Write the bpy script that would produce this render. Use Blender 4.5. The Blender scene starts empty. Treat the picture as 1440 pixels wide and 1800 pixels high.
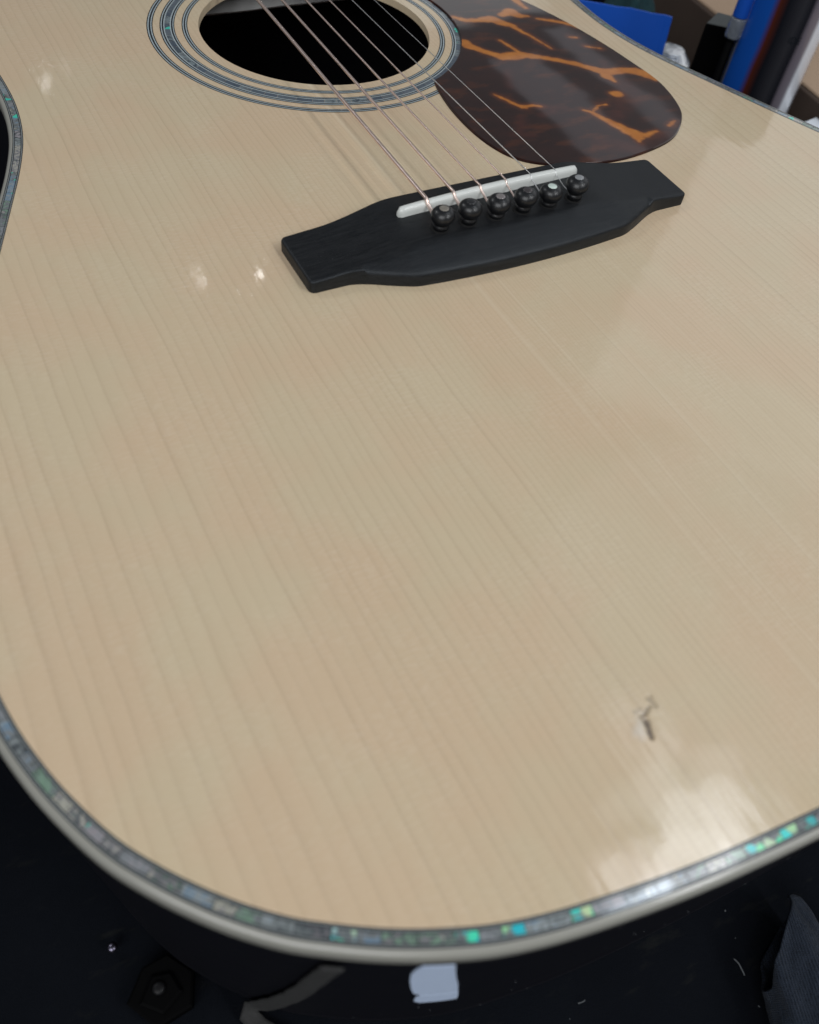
import bpy, bmesh, math, random
from mathutils import Vector, Matrix, noise
from mathutils.geometry import delaunay_2d_cdt

random.seed(7)
MM = 0.001
sc = bpy.context.scene
COL = sc.collection

# ------------------------------------------------------------------ camera
cam = bpy.data.cameras.new("camera"); camo = bpy.data.objects.new("camera", cam); COL.objects.link(camo)
R = ((0.88625426, -0.45461084, 0.08878267), (-0.33066199, -0.7551614, -0.56603349), (0.32437021, 0.47229255, -0.81958753))
camo.matrix_world = Matrix(((R[0][0], -R[1][0], -R[2][0], -161.928*MM),
                            (R[0][1], -R[1][1], -R[2][1], -217.322*MM),
                            (R[0][2], -R[1][2], -R[2][2], 165.033*MM), (0, 0, 0, 1)))
cam.sensor_fit = 'HORIZONTAL'; cam.sensor_width = 36
cam.lens = 1432.49/1440*36
cam.shift_x = 14.15/1440; cam.shift_y = 90.64/1440
cam.clip_start = 0.005; cam.clip_end = 50
cam.dof.use_dof = True; cam.dof.focus_distance = 0.315; cam.dof.aperture_fstop = 15
sc.camera = camo
sc.render.resolution_x = 819; sc.render.resolution_y = 1024

# ------------------------------------------------------------------ light
w = bpy.data.worlds.new("World"); sc.world = w; w.use_nodes = True
w.node_tree.nodes["Background"].inputs[0].default_value = (0.86, 0.93, 1.0, 1)
w.node_tree.nodes["Background"].inputs[1].default_value = 0.10
vs = sc.view_settings
vs.view_transform = 'Standard'; vs.look = 'None'; vs.exposure = 0.07; vs.gamma = 1

def area(name, loc, size, radiance, color=(1, 1, 1), target=(0, 0, 0)):
    L = bpy.data.lights.new(name, 'AREA'); L.shape = 'RECTANGLE'; L.size, L.size_y = size
    L.energy = radiance*size[0]*size[1]*math.pi; L.color = color
    o = bpy.data.objects.new(name, L); COL.objects.link(o); o.location = loc
    o.rotation_euler = (Vector(target)-Vector(loc)).to_track_quat('-Z', 'Y').to_euler()
    return o
COOL = (0.97, 0.985, 1.0)
def panel(name, x0, x1, y0, y1, radiance, z=1.5, color=COOL, shape=None):
    o = area(name, ((x0+x1)/2, (y0+y1)/2, z), (x1-x0, y1-y0), radiance, color, ((x0+x1)/2, (y0+y1)/2+1e-4, 0))
    if shape: o.data.shape = shape
# strip lamps added behind the camera: the main light, two soft shadows under every string
panel("added_strip_near", 0.64, 0.84, -2.6, -0.75, 16, 1.6)
panel("added_strip_far", 1.38, 1.58, -2.6, -0.75, 9, 1.6)
# broad soft fill lamp added behind and left, outside the view
area("soft_light", (-1.5, -1.5, 1.7), (2.0, 1.8), 3.3, COOL)
# unseen overhead source split into small lamps to shape its glare at the tail
for cx_, cy_, dx_, dy_, rd in ((0.60, -0.13, 0.20, 0.12, 2.0), (0.54, -0.10, 0.10, 0.10, 1.2), (0.70, -0.17, 0.22, 0.14, 3.2), (0.78, -0.12, 0.16, 0.20, 2.6), (0.74, -0.03, 0.12, 0.16, 1.5),
                              (0.85, -0.10, 0.12, 0.12, 2.0), (0.90, -0.02, 0.14, 0.10, 1.1), (0.68, -0.23, 0.26, 0.10, 2.6), (0.83, -0.20, 0.12, 0.10, 2.4), (0.80, 0.07, 0.08, 0.18, 0.9), (0.64, 0.0, 0.10, 0.07, 0.7), (0.79, 0.12, 0.14, 0.22, 0.7), (0.88, -0.16, 0.2, 0.2, 1.0)):
    panel("glare_lamp", cx_-dx_/2, cx_+dx_/2, cy_-dy_/2, cy_+dy_/2, rd, 1.5+cx_*0.02, (0.93, 0.96, 1.0), 'ELLIPSE')
panel("edge_glare_lamp", 0.48, 0.64, -0.215, -0.165, 16, 1.505, (0.75, 0.87, 1.0))  # small lamp added for the bright reflection on the edge inlay
panel("belly_sheen_lamp", 0.7, 1.8, -0.15, 0.8, 0.22, 1.5, (0.78, 0.88, 1.0), 'ELLIPSE')  # lamp added for a bluish sheen on the bridge belly
# unseen panels added and shaped to reflect as a veil, right half and pickguard
o = area("veil_panel_a", (2.3+0.8*1.75+0.6*1.7, 1.85+0.6*1.75-0.8*1.7, 1.53), (6.0, 3.4), 0.55, COOL, (0, 0, 0))
o.rotation_euler = (0, 0, math.atan2(0.6, 0.8))
panel("veil_panel_b", 2.95, 4.6, 2.45, 4.2, 0.45, 1.5, COOL, 'ELLIPSE')
panel("veil_panel_c", 2.08, 2.34, 2.0, 3.0, 0.3, 1.5, (0.92, 0.92, 1.0))
panel("veil_panel_d", 2.50, 2.64, 2.1, 3.2, 0.26, 1.5, (0.92, 0.92, 1.0))
panel("string_highlight_lamp", -1.25, -0.62, 1.15, 1.75, 6.0, 1.5)  # lamp added out of view to draw a highlight along the strings
panel("veil_panel_e", 1.75, 2.7, 3.35, 4.3, 0.5, 1.5)
# tiny lamps added to put small white glints on the lacquer
for nm, l, sz, rd in (("glint_lamp_a", (0.405, 1.975, 1.5), (0.016, 0.008), 50), ("glint_lamp_b", (0.585, 1.93, 1.5), (0.009, 0.016), 55), ("glint_lamp_c", (0.265, 3.34, 1.5), (0.014, 0.007), 38), ("glint_lamp_d", (0.35, 3.42, 1.5), (0.012, 0.014), 4), ("glint_lamp_e", (0.09, 2.7, 1.5), (0.007, 0.024), 5)):
    area(nm, l, sz, rd, (1, 1, 1), (0, 0, 0))

# ------------------------------------------------------------------ helpers
def new_empty(name, loc, label, cat, group=None):
    o = bpy.data.objects.new(name, None); COL.objects.link(o); o.location = Vector(loc)*MM
    o.empty_display_size = 0.01
    o["label"] = label; o["category"] = cat
    if group: o["group"] = group
    return o
def wpos(p):
    v = Vector((0, 0, 0))
    while p is not None:
        v += p.location; p = p.parent
    return v
def make(name, verts, faces, mats, parent=None, midx=None, smooth=False):
    """verts in world millimetres"""
    off = wpos(parent)
    me = bpy.data.meshes.new(name)
    me.from_pydata([(x*MM-off.x, y*MM-off.y, z*MM-off.z) for x, y, z in verts], [], faces)
    if not isinstance(mats, (list, tuple)): mats = [mats]
    for m in mats: me.materials.append(m)
    if midx: me.polygons.foreach_set("material_index", midx)
    if smooth: me.polygons.foreach_set("use_smooth", [True]*len(me.polygons))
    me.update()
    o = bpy.data.objects.new(name, me); COL.objects.link(o)
    if parent: o.parent = parent
    return o
def top(o, label, cat, group=None):
    o["label"] = label; o["category"] = cat
    if group: o["group"] = group
    return o
def sm(a, b, x):
    t = max(0, min(1, (x-a)/(b-a))); return t*t*(3-2*t)
def tube(path, rad, n=12, cap=True):
    path = [Vector(p) for p in path]; V = []; F = []
    rads = rad if isinstance(rad, (list, tuple)) else [rad]*len(path)
    up = None
    for i, p in enumerate(path):
        t = (path[min(i+1, len(path)-1)]-path[max(i-1, 0)]).normalized()
        if up is None: up = t.orthogonal().normalized()
        up = (up-t*up.dot(t)).normalized(); b = t.cross(up)
        for k in range(n):
            a = 2*math.pi*k/n; V.append(tuple(p+(up*math.cos(a)+b*math.sin(a))*rads[i]))
    for i in range(len(path)-1):
        for k in range(n):
            F.append((i*n+k, i*n+(k+1) % n, (i+1)*n+(k+1) % n, (i+1)*n+k))
    if cap:
        F.append(tuple(range(n))[::-1]); F.append(tuple((len(path)-1)*n+k for k in range(n)))
    return V, F
def lathe(prof, n=32, origin=(0, 0, 0), tilt=(0, 0)):
    """prof: (r, z) list"""
    V = []; F = []
    for r, z in prof:
        for k in range(n):
            a = 2*math.pi*k/n
            V.append((origin[0]+r*math.cos(a)+tilt[0]*z, origin[1]+r*math.sin(a)+tilt[1]*z, origin[2]+z))
    for i in range(len(prof)-1):
        for k in range(n):
            F.append((i*n+k, i*n+(k+1) % n, (i+1)*n+(k+1) % n, (i+1)*n+k))
    F.append(tuple(range(n))[::-1]); F.append(tuple((len(prof)-1)*n+k for k in range(n)))
    return V, F
def inside(pt, poly):
    x, y = pt; c = False; n = len(poly); j = n-1
    for i in range(n):
        xi, yi = poly[i]; xj, yj = poly[j]
        if (yi > y) != (yj > y) and x < (xj-xi)*(y-yi)/(yj-yi)+xi: c = not c
        j = i
    return c
def catmull(pts, closed=True, sub=8):
    out = []; n = len(pts)
    rng = range(n) if closed else range(n-1)
    for i in rng:
        if closed: p0, p1, p2, p3 = (pts[(i+k) % n] for k in (-1, 0, 1, 2))
        else: p0, p1, p2, p3 = pts[max(i-1, 0)], pts[i], pts[i+1], pts[min(i+2, n-1)]
        for s in range(sub):
            t = s/sub
            out.append(tuple(0.5*((2*p1[k])+(-p0[k]+p2[k])*t+(2*p0[k]-5*p1[k]+4*p2[k]-p3[k])*t*t+(-p0[k]+3*p1[k]-3*p2[k]+p3[k])*t**3) for k in range(len(p1))))
    if not closed: out.append(tuple(pts[-1]))
    return out
def resample(poly, step):
    P = [Vector(p) for p in poly]; P.append(P[0].copy())
    L = [0]
    for a, b in zip(P, P[1:]): L.append(L[-1]+(b-a).length)
    n = int(L[-1]/step); out = []; j = 0
    for i in range(n):
        s = L[-1]*i/n
        while L[j+1] < s: j += 1
        t = (s-L[j])/(L[j+1]-L[j]); out.append(P[j].lerp(P[j+1], t))
    return out

# ---- node helpers
class NT:
    def __init__(s, name):
        s.m = bpy.data.materials.new(name); s.m.use_nodes = True; s.t = s.m.node_tree
        s.t.nodes.clear()
        s.out = s.t.nodes.new("ShaderNodeOutputMaterial")
        s.b = s.t.nodes.new("ShaderNodeBsdfPrincipled")
        s.t.links.new(s.b.outputs[0], s.out.inputs[0])
    def n(s, typ, ins=None, **props):
        nd = s.t.nodes.new("ShaderNode"+typ)
        for k, v in props.items(): setattr(nd, k, v)
        for k, v in (ins or {}).items(): s.set(nd.inputs[k], v)
        return nd
    def set(s, sock, v):
        if isinstance(v, bpy.types.NodeSocket): s.t.links.new(v, sock)
        elif isinstance(v, bpy.types.Node): s.t.links.new(v.outputs[0], sock)
        else: sock.default_value = v
    def math(s, op, a, b=0.0, c=None):
        nd = s.t.nodes.new("ShaderNodeMath"); nd.operation = op
        s.set(nd.inputs[0], a); s.set(nd.inputs[1], b)
        if c is not None: s.set(nd.inputs[2], c)
        return nd.outputs[0]
    def mix(s, f, a, b, blend='MIX'):
        nd = s.t.nodes.new("ShaderNodeMix"); nd.data_type = 'RGBA'; nd.blend_type = blend
        s.set(nd.inputs[0], f); s.set(nd.inputs[6], a); s.set(nd.inputs[7], b)
        return nd.outputs[2]
    def ramp(s, f, stops, interp='LINEAR'):
        nd = s.t.nodes.new("ShaderNodeValToRGB"); cr = nd.color_ramp; cr.interpolation = interp
        while len(cr.elements) < len(stops): cr.elements.new(0.5)
        for e, (p, c) in zip(cr.elements, stops):
            e.position = p; e.color = c if len(c) == 4 else (*c, 1)
        s.set(nd.inputs[0], f); return nd.outputs[0]
    def obj(s, scale=(1, 1, 1)):
        tc = s.t.nodes.new("ShaderNodeTexCoord")
        mp = s.n("Mapping", {0: tc.outputs["Object"], 3: scale})
        return mp.outputs[0]
    def noise(s, vec, scale, detail=2, rough=0.5, out=0):
        nd = s.n("TexNoise", {"Vector": vec, "Scale": scale, "Detail": detail, "Roughness": rough})
        return nd.outputs[out]
    def p(s, **kw):
        for k, v in kw.items(): s.set(s.b.inputs[k.replace("_", " ")], v)
        return s.m
    def bump(s, h, dist, strength=1.0, sock="Normal"):
        nd = s.n("Bump", {"Height": h, "Distance": dist, "Strength": strength})
        s.set(s.b.inputs[sock], nd.outputs[0])
def plain(name, col, rough=0.5, spec=0.5, metal=0.0, coat=0.0, coat_rough=0.05, var=0.12, vscale=60, bump=0.0, bscale=900):
    m = NT(name); v = m.obj()
    f = m.noise(v, vscale, 4, 0.6)
    c = m.mix(f, tuple(x*(1-var) for x in col)+(1,), tuple(min(1, x*(1+var)) for x in col)+(1,))
    rr = m.math('MULTIPLY_ADD', m.noise(v, vscale*2.3, 3), 0.25*rough, rough*0.875)
    m.p(Base_Color=c, Roughness=rr, Metallic=metal, Coat_Weight=coat, Coat_Roughness=coat_rough)
    m.b.inputs["Specular IOR Level"].default_value = spec
    if bump: m.bump(m.noise(v, bscale, 3), bump)
    return m.m

# ------------------------------------------------------------------ materials
def wood_top(name, with_dent=True):
    m = NT(name); v = m.obj((1000, 1000, 1000))          # millimetres
    sep = m.n("SeparateXYZ", {0: v}); X, Y = sep.outputs[0], sep.outputs[1]
    # slow wander of the grain lines
    lv = m.n("CombineXYZ", {0: m.math('MULTIPLY', X, 0.02), 1: m.math('MULTIPLY', Y, 0.006), 2: 3.0})
    wob = m.math('MULTIPLY', m.math('SUBTRACT', m.noise(lv, 1.0, 2), 0.5), 6.0)
    lv2 = m.n("CombineXYZ", {0: m.math('MULTIPLY', X, 0.25), 1: m.math('MULTIPLY', Y, 0.05), 2: 8.0})
    wob2 = m.math('MULTIPLY', m.math('SUBTRACT', m.noise(lv2, 1.0, 2), 0.5), 0.9)
    xx = m.math('ADD', m.math('ADD', X, wob), wob2)
    ax = m.math('ABSOLUTE', m.math('SUBTRACT', xx, 2.5))
    phi = m.math('DIVIDE', m.math('LOGARITHM', m.math('MULTIPLY_ADD', ax, 0.021, 1.0), math.e), 0.021*1.0)
    side = m.math('MULTIPLY', m.math('GREATER_THAN', xx, 2.5), 211.0)
    ir = m.n("TexNoise", {"W": m.math('ADD', m.math('MULTIPLY', phi, 0.33), side), "Scale": 1.0, "Detail": 1.0}, noise_dimensions='1D').outputs[0]
    phi2 = m.math('ADD', phi, m.math('MULTIPLY', ir, 1.3))
    fr = m.math('FRACT', phi2)
    idx = m.math('FLOOR', phi2)
    wn = m.n("TexWhiteNoise", {"W": m.math('ADD', idx, side)}, noise_dimensions='1D').outputs[0]
    line = m.ramp(fr, [(0.0, (0.12,)*3), (0.10, (0.0,)*3), (0.45, (0.05,)*3), (0.78, (0.32,)*3), (0.92, (0.95,)*3), (0.965, (1,)*3), (1.0, (0.15,)*3)])
    amp = m.math('MULTIPLY_ADD', wn, 0.6, 0.45)
    # break-up along each line
    bv = m.n("CombineXYZ", {0: m.math('MULTIPLY', X, 0.12), 1: m.math('MULTIPLY', Y, 0.02), 2: 0.0})
    amp = m.math('MULTIPLY', amp, m.math('MULTIPLY_ADD', m.noise(bv, 1.0, 3), 1.3, 0.35))
    lf = m.math('MULTIPLY', line, amp)
    # broad bands along the grain
    bb = m.n("CombineXYZ", {0: m.math('MULTIPLY', xx, 0.13), 1: m.math('MULTIPLY', Y, 0.004), 2: 5.0})
    band = m.noise(bb, 1.0, 3, 0.6)
    base = m.mix(band, (0.632, 0.482, 0.299, 1), (0.72, 0.568, 0.374, 1))
    # warm / greenish mottling
    mot = m.noise(v, 0.028, 3, 0.55)
    base = m.mix(m.ramp(mot, [(0.38, (0, 0, 0)), (0.62, (1, 1, 1))]), m.mix(0.55, base, (0.68, 0.485, 0.315, 1)), m.mix(0.4, base, (0.635, 0.54, 0.36, 1)))
    col = m.mix(m.math('MULTIPLY', lf, 0.265), base, (0.36, 0.235, 0.135, 1))
    for cx_, wd_, st_ in ((-23.0, 1.3, 0.34), (3.2, 0.8, 0.22), (28.0, 0.8, 0.3), (-14.5, 0.5, 0.22)):
        g = m.math('SUBTRACT', 1.0, m.math('DIVIDE', m.math('ABSOLUTE', m.math('SUBTRACT', xx, cx_)), wd_))
        g = m.math('MULTIPLY', m.math('MAXIMUM', g, 0.0), m.math('MULTIPLY', m.ramp(m.noise(bb, 1.0, 1), [(0.3, (0.3,)*3), (0.7, (1,)*3)]), st_))
        col = m.mix(g, col, (0.84, 0.74, 0.56, 1))
    sl = m.math('LESS_THAN', m.math('ABSOLUTE', m.math('SUBTRACT', xx, 2.55)), 0.16)
    col = m.mix(m.math('MULTIPLY', sl, 0.13), col, (0.3, 0.2, 0.12, 1))
    # fibres and medullary silk
    fv = m.n("CombineXYZ", {0: m.math('MULTIPLY', X, 3.2), 1: m.math('MULTIPLY', Y, 0.10), 2: 1.0})
    fib = m.noise(fv, 1.0, 3, 0.7)
    col = m.mix(0.085, col, m.mix(fib, (0.36, 0.28, 0.18, 1), (0.86, 0.76, 0.60, 1)))
    sv = m.n("CombineXYZ", {0: m.math('MULTIPLY', X, 0.33), 1: m.math('MULTIPLY', Y, 1.35), 2: 9.0})
    silk = m.ramp(m.noise(sv, 1.0, 2, 0.6), [(0.45, (0, 0, 0)), (0.72, (1, 1, 1))])
    col = m.mix(m.math('MULTIPLY', silk, m.math('MULTIPLY', m.ramp(m.noise(v, 0.04, 2), [(0.35, (0.15,)*3), (0.65, (1,)*3)]), 0.17)), col, (0.90, 0.82, 0.68, 1))
    grit = m.noise(v, 2.4, 2, 0.8)
    col = m.mix(0.07, col, m.mix(grit, (0.25, 0.2, 0.13, 1), (0.95, 0.9, 0.78, 1)))
    if with_dent:
        at = m.n("Attribute"); at.attribute_name = "dent"
        s3 = m.n("SeparateColor", {0: at.outputs[0]})
        col = m.mix(m.math('MULTIPLY', s3.outputs[1], 0.34), col, (0.72, 0.73, 0.72, 1))
        col = m.mix(s3.outputs[0], col, (0.085, 0.065, 0.06, 1))
    rb = m.noise(v, 0.05, 3)
    m.p(Base_Color=col, Roughness=0.55, Coat_Weight=1.0, Coat_IOR=1.5,
        Coat_Roughness=m.math('MULTIPLY_ADD', rb, 0.06, 0.035))
    m.b.inputs["Specular IOR Level"].default_value = 0.25
    # finish is never optically flat: lap marks along the grain + slow waves
    h1 = m.noise(m.n("CombineXYZ", {0: m.math('MULTIPLY', X, 0.10), 1: m.math('MULTIPLY', Y, 0.03), 2: 2.0}), 1.0, 2)
    h2 = m.math('MULTIPLY', lf, -0.05)
    h3 = m.math('MULTIPLY', m.noise(v, 0.35, 2), 0.10)
    bp = m.n("Bump", {"Height": m.math('ADD', m.math('ADD', h1, h2), h3), "Distance": 0.00009, "Strength": 1.0})
    m.set(m.b.inputs["Coat Normal"], bp.outputs[0])
    return m.m
M = {}
M['top'] = wood_top("spruce_top")
M['bare'] = plain("bare_spruce", (0.62, 0.5, 0.34), 0.6, vscale=200)
M['brace'] = plain("brace_spruce", (0.5, 0.5, 0.49), 0.8, var=0.2, vscale=90)
M['inner'] = plain("inner_rosewood", (0.2, 0.10, 0.06), 0.8)
M['black'] = plain("black_line", (0.005, 0.008, 0.012), 0.35, coat=0.35, vscale=300)
M['white'] = plain("white_line", (0.45, 0.52, 0.54), 0.35, coat=0.7, vscale=300)
M['binding'] = plain("cream_binding", (0.31, 0.305, 0.27), 0.3, coat=0.5, coat_rough=0.12, vscale=40, var=0.06)
M['bone'] = plain("bone_saddle", (0.68, 0.70, 0.67), 0.3, coat=0.3, vscale=120, var=0.08)
M['pin'] = plain("ebony_pin", (0.006, 0.0065, 0.008), 0.4, coat=0.25, coat_rough=0.2, vscale=400, var=0.5, bump=0.00004, bscale=1500)
M['hole'] = plain("pin_hole_dark", (0.004, 0.004, 0.004), 0.8)
M['bronze'] = None

def mat_string(name, col, wind):
    m = NT(name)
    m.p(Base_Color=(*col, 1), Metallic=1.0, Roughness=0.34)
    if wind:
        v = m.obj((1000, 1000, 1000))
        wv = m.n("TexWave", {"Vector": v, "Scale": wind, "Distortion": 0.3}, wave_type='BANDS', bands_direction='Y')
        m.bump(wv.outputs[1], 0.00012)
        m.set(m.b.inputs["Base Color"], m.mix(wv.outputs[1], tuple(c*0.55 for c in col)+(1,), tuple(min(1, c*1.05) for c in col)+(1,)))
    return m.m
M['bronze'] = mat_string("phosphor_bronze", (1.0, 0.80, 0.72), 0)
M['steel'] = mat_string("plain_steel", (0.75, 0.75, 0.75), 0)

def mat_shell(name, dark):
    m = NT(name); v = m.obj((1000, 1000, 1000))
    oi = m.n("ObjectInfo"); r = oi.outputs["Random"]
    vv = m.n("VectorMath", {0: v, 1: m.n("CombineXYZ", {0: m.math('MULTIPLY', r, 37.0), 1: m.math('MULTIPLY', r, 91.0), 2: m.math('MULTIPLY', r, 13.0)}).outputs[0]}, operation='ADD').outputs[0]
    n1 = m.n("TexNoise", {"Vector": vv, "Scale": 0.34, "Detail": 2.0, "Distortion": 1.8}).outputs[0]
    n2 = m.n("TexVoronoi", {"Vector": vv, "Scale": 0.45, "Randomness": 1.0}).outputs["Color"]
    n2s = m.n("SeparateColor", {0: n2})
    k = m.math('ADD', m.math('MULTIPLY', r, 1.0), m.math('ADD', m.math('MULTIPLY', n1, 0.45), m.math('MULTIPLY', n2s.outputs[0], 0.05)))
    k = m.math('FRACT', k)
    if dark:
        c = m.ramp(k, [(0.0, (0.05, 0.07, 0.09)), (0.2, (0.10, 0.13, 0.17)), (0.38, (0.06, 0.085, 0.12)), (0.55, (0.14, 0.17, 0.2)), (0.7, (0.08, 0.11, 0.14)), (0.86, (0.16, 0.18, 0.19)), (0.95, (0.25, 0.31, 0.33)), (1.0, (0.08, 0.1, 0.12))])
    else:
        c = m.ramp(k, [(0.0, (0.16, 0.18, 0.18)), (0.10, (0.34, 0.36, 0.38)), (0.20, (0.46, 0.42, 0.44)), (0.29, (0.08, 0.09, 0.10)), (0.38, (0.24, 0.27, 0.27)), (0.46, (0.42, 0.46, 0.47)), (0.52, (0.20, 0.34, 0.48)),
                       (0.58, (0.30, 0.32, 0.33)), (0.65, (0.14, 0.16, 0.16)), (0.71, (0.62, 0.60, 0.50)), (0.77, (0.34, 0.33, 0.34)), (0.84, (0.11, 0.13, 0.13)), (0.90, (0.30, 0.48, 0.34)), (0.95, (0.20, 0.22, 0.23)), (1.0, (0.34, 0.35, 0.37))])
    if not dark: c = m.mix(0.22, c, (0.02, 0.03, 0.04, 1))
    # pieces cut where the shell flashes turquoise
    fl = m.math('GREATER_THAN', n2s.outputs[1], 0.86)
    flr = m.math('MULTIPLY', fl, m.math('GREATER_THAN', m.math('FRACT', m.math('MULTIPLY', r, 17.3)), 0.86 if not dark else 0.95))
    c = m.mix(flr, c, m.mix(n1, (0.02, 0.55, 0.60, 1), (0.10, 0.80, 0.42, 1)))
    m.p(Base_Color=c, Roughness=0.3, Coat_Weight=1.0, Coat_Roughness=0.05, Metallic=0.15)
    return m.m
M['shell'] = mat_shell("abalone", False)
M['shell_flash'] = None
def mat_flash():
    m = NT("abalone_flash"); v = m.obj((1000, 1000, 1000)); r = m.n("ObjectInfo").outputs["Random"]
    vo = m.n("TexVoronoi", {"Vector": v, "Scale": 0.42, "Randomness": 1.0}); c3 = m.n("SeparateColor", {0: vo.outputs["Color"]})
    n1 = m.noise(v, 0.6, 2)
    dull = m.mix(n1, (0.06, 0.08, 0.09, 1), (0.26, 0.28, 0.28, 1))
    br = m.ramp(m.math('FRACT', m.math('ADD', r, c3.outputs[1])), [(0.0, (0.01, 0.50, 0.62)), (0.35, (0.02, 0.72, 0.66)), (0.6, (0.10, 0.80, 0.38)), (0.8, (0.55, 0.72, 0.40)), (1.0, (0.35, 0.62, 0.80))])
    f = m.math('MULTIPLY', m.math('GREATER_THAN', c3.outputs[0], 0.22), m.ramp(vo.outputs["Distance"], [(0.45, (1,)*3), (0.75, (0,)*3)]))
    m.p(Base_Color=m.mix(f, dull, br), Roughness=0.3, Coat_Weight=1.0, Coat_Roughness=0.05)
    return m.m
M['shell_flash'] = mat_flash()
M['shell_dark'] = mat_shell("abalone_dark", True)

def mat_tortoise():
    m = NT("tortoise_plate"); v = m.obj((1000, 1000, 1000))
    at = m.n("Attribute"); at.attribute_name = "vein"
    s3 = m.n("SeparateColor", {0: at.outputs[0]})
    n = m.noise(v, 0.12, 4, 0.6)
    base = m.mix(n, (0.009, 0.003, 0.0025, 1), (0.034, 0.008, 0.0045, 1))
    f = m.math('ADD', s3.outputs[0], m.math('MULTIPLY', m.math('SUBTRACT', m.noise(v, 0.5, 4, 0.65), 0.5), 0.55))
    f = m.ramp(f, [(0.16, (0, 0, 0)), (0.5, (0.45,)*3), (0.92, (1, 1, 1))])
    vein = m.mix(m.noise(v, 0.22, 3), (0.36, 0.10, 0.010, 1), (0.62, 0.235, 0.03, 1))
    red = m.mix(m.math('MULTIPLY', s3.outputs[1], m.math('MULTIPLY', m.noise(v, 0.18, 3), 1.1)), base, (0.07, 0.016, 0.009, 1))
    red = m.mix(m.math('MULTIPLY', s3.outputs[2], m.math('MULTIPLY', m.noise(v, 0.3, 4, 0.7), 1.4)), red, (0.16, 0.040, 0.008, 1))
    pat = m.ramp(m.noise(m.n('Mapping', {0: v, 2: (0, 0, 0.5), 3: (0.05, 0.13, 0.1)}).outputs[0], 1.0, 4, 0.6), [(0.54, (0,)*3), (0.70, (1,)*3)])
    red = m.mix(m.math('MULTIPLY', pat, 0.55), red, (0.11, 0.028, 0.007, 1))
    col = m.mix(f, red, vein)
    m.p(Base_Color=col, Roughness=0.35, Coat_Weight=1.0, Coat_Roughness=0.035, Coat_IOR=1.46)
    m.b.inputs["Specular IOR Level"].default_value = 0.2
    bp = m.n("Bump", {"Height": m.noise(v, 0.04, 1), "Distance": 0.00006, "Strength": 1.0})
    m.set(m.b.inputs["Coat Normal"], bp.outputs[0])
    return m.m
M['tort'] = mat_tortoise()

def mat_ebony():
    m = NT("ebony_bridge"); v = m.obj((1000, 1000, 1000))
    sv = m.n("Mapping", {0: v, 3: (0.045, 0.9, 0.9)}).outputs[0]
    n = m.noise(sv, 1.0, 5, 0.65)
    fine = m.noise(m.n("Mapping", {0: v, 3: (0.25, 4.0, 4.0)}).outputs[0], 1.0, 3, 0.7)
    c = m.mix(m.ramp(n, [(0.35, (0, 0, 0)), (0.7, (1, 1, 1))]), (0.003, 0.0033, 0.0042, 1), (0.012, 0.0125, 0.014, 1))
    c = m.mix(m.math('MULTIPLY', m.ramp(fine, [(0.5, (0, 0, 0)), (0.8, (1, 1, 1))]), 0.5), c, (0.032, 0.029, 0.028, 1))
    m.p(Base_Color=c, Roughness=m.math('MULTIPLY_ADD', n, 0.16, 0.40))
    m.b.inputs["Specular IOR Level"].default_value = 0.42
    m.b.inputs["Specular Tint"].default_value = (0.85, 0.93, 1.0, 1)
    m.bump(fine, 0.00005)
    return m.m
M['ebony'] = mat_ebony()

def mat_rim():
    m = NT("dark_rosewood_side"); v = m.obj((1000, 1000, 1000))
    n = m.noise(m.n("Mapping", {0: v, 3: (0.05, 0.05, 0.5)}).outputs[0], 1.0, 4)
    c = m.mix(n, (0.004, 0.0045, 0.007, 1), (0.009, 0.009, 0.012, 1))
    dust = m.ramp(m.noise(v, 1.6, 3, 0.8), [(0.66, (0, 0, 0)), (0.78, (1, 1, 1))])
    c = m.mix(m.math('MULTIPLY', dust, 0.2), c, (0.12, 0.12, 0.13, 1))
    m.p(Base_Color=c, Roughness=0.5)
    m.b.inputs["Specular IOR Level"].default_value = 0.1
    return m.m
M['rim'] = mat_rim()

def mat_bench():
    m = NT("black_bench_cloth"); v = m.obj((1000, 1000, 1000))
    n = m.noise(v, 0.02, 4, 0.6)
    c = m.mix(n, (0.003, 0.0035, 0.005, 1), (0.007, 0.0085, 0.012, 1))
    weave = m.noise(v, 3.0, 2, 0.8)
    c = m.mix(m.math('MULTIPLY', weave, 0.12), c, (0.02, 0.025, 0.035, 1))
    st = m.ramp(m.noise(m.n("Mapping", {0: v, 2: (0, 0, 0.6), 3: (0.05, 0.16, 0.1)}).outputs[0], 1.0, 4, 0.65), [(0.60, (0, 0, 0)), (0.74, (1, 1, 1))])
    c = m.mix(m.math('MULTIPLY', st, 0.16), c, (0.045, 0.045, 0.035, 1))
    m.p(Base_Color=c, Roughness=0.9)
    m.b.inputs["Specular IOR Level"].default_value = 0.04
    m.bump(weave, 0.0003)
    return m.m
M['bench'] = mat_bench()

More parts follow.
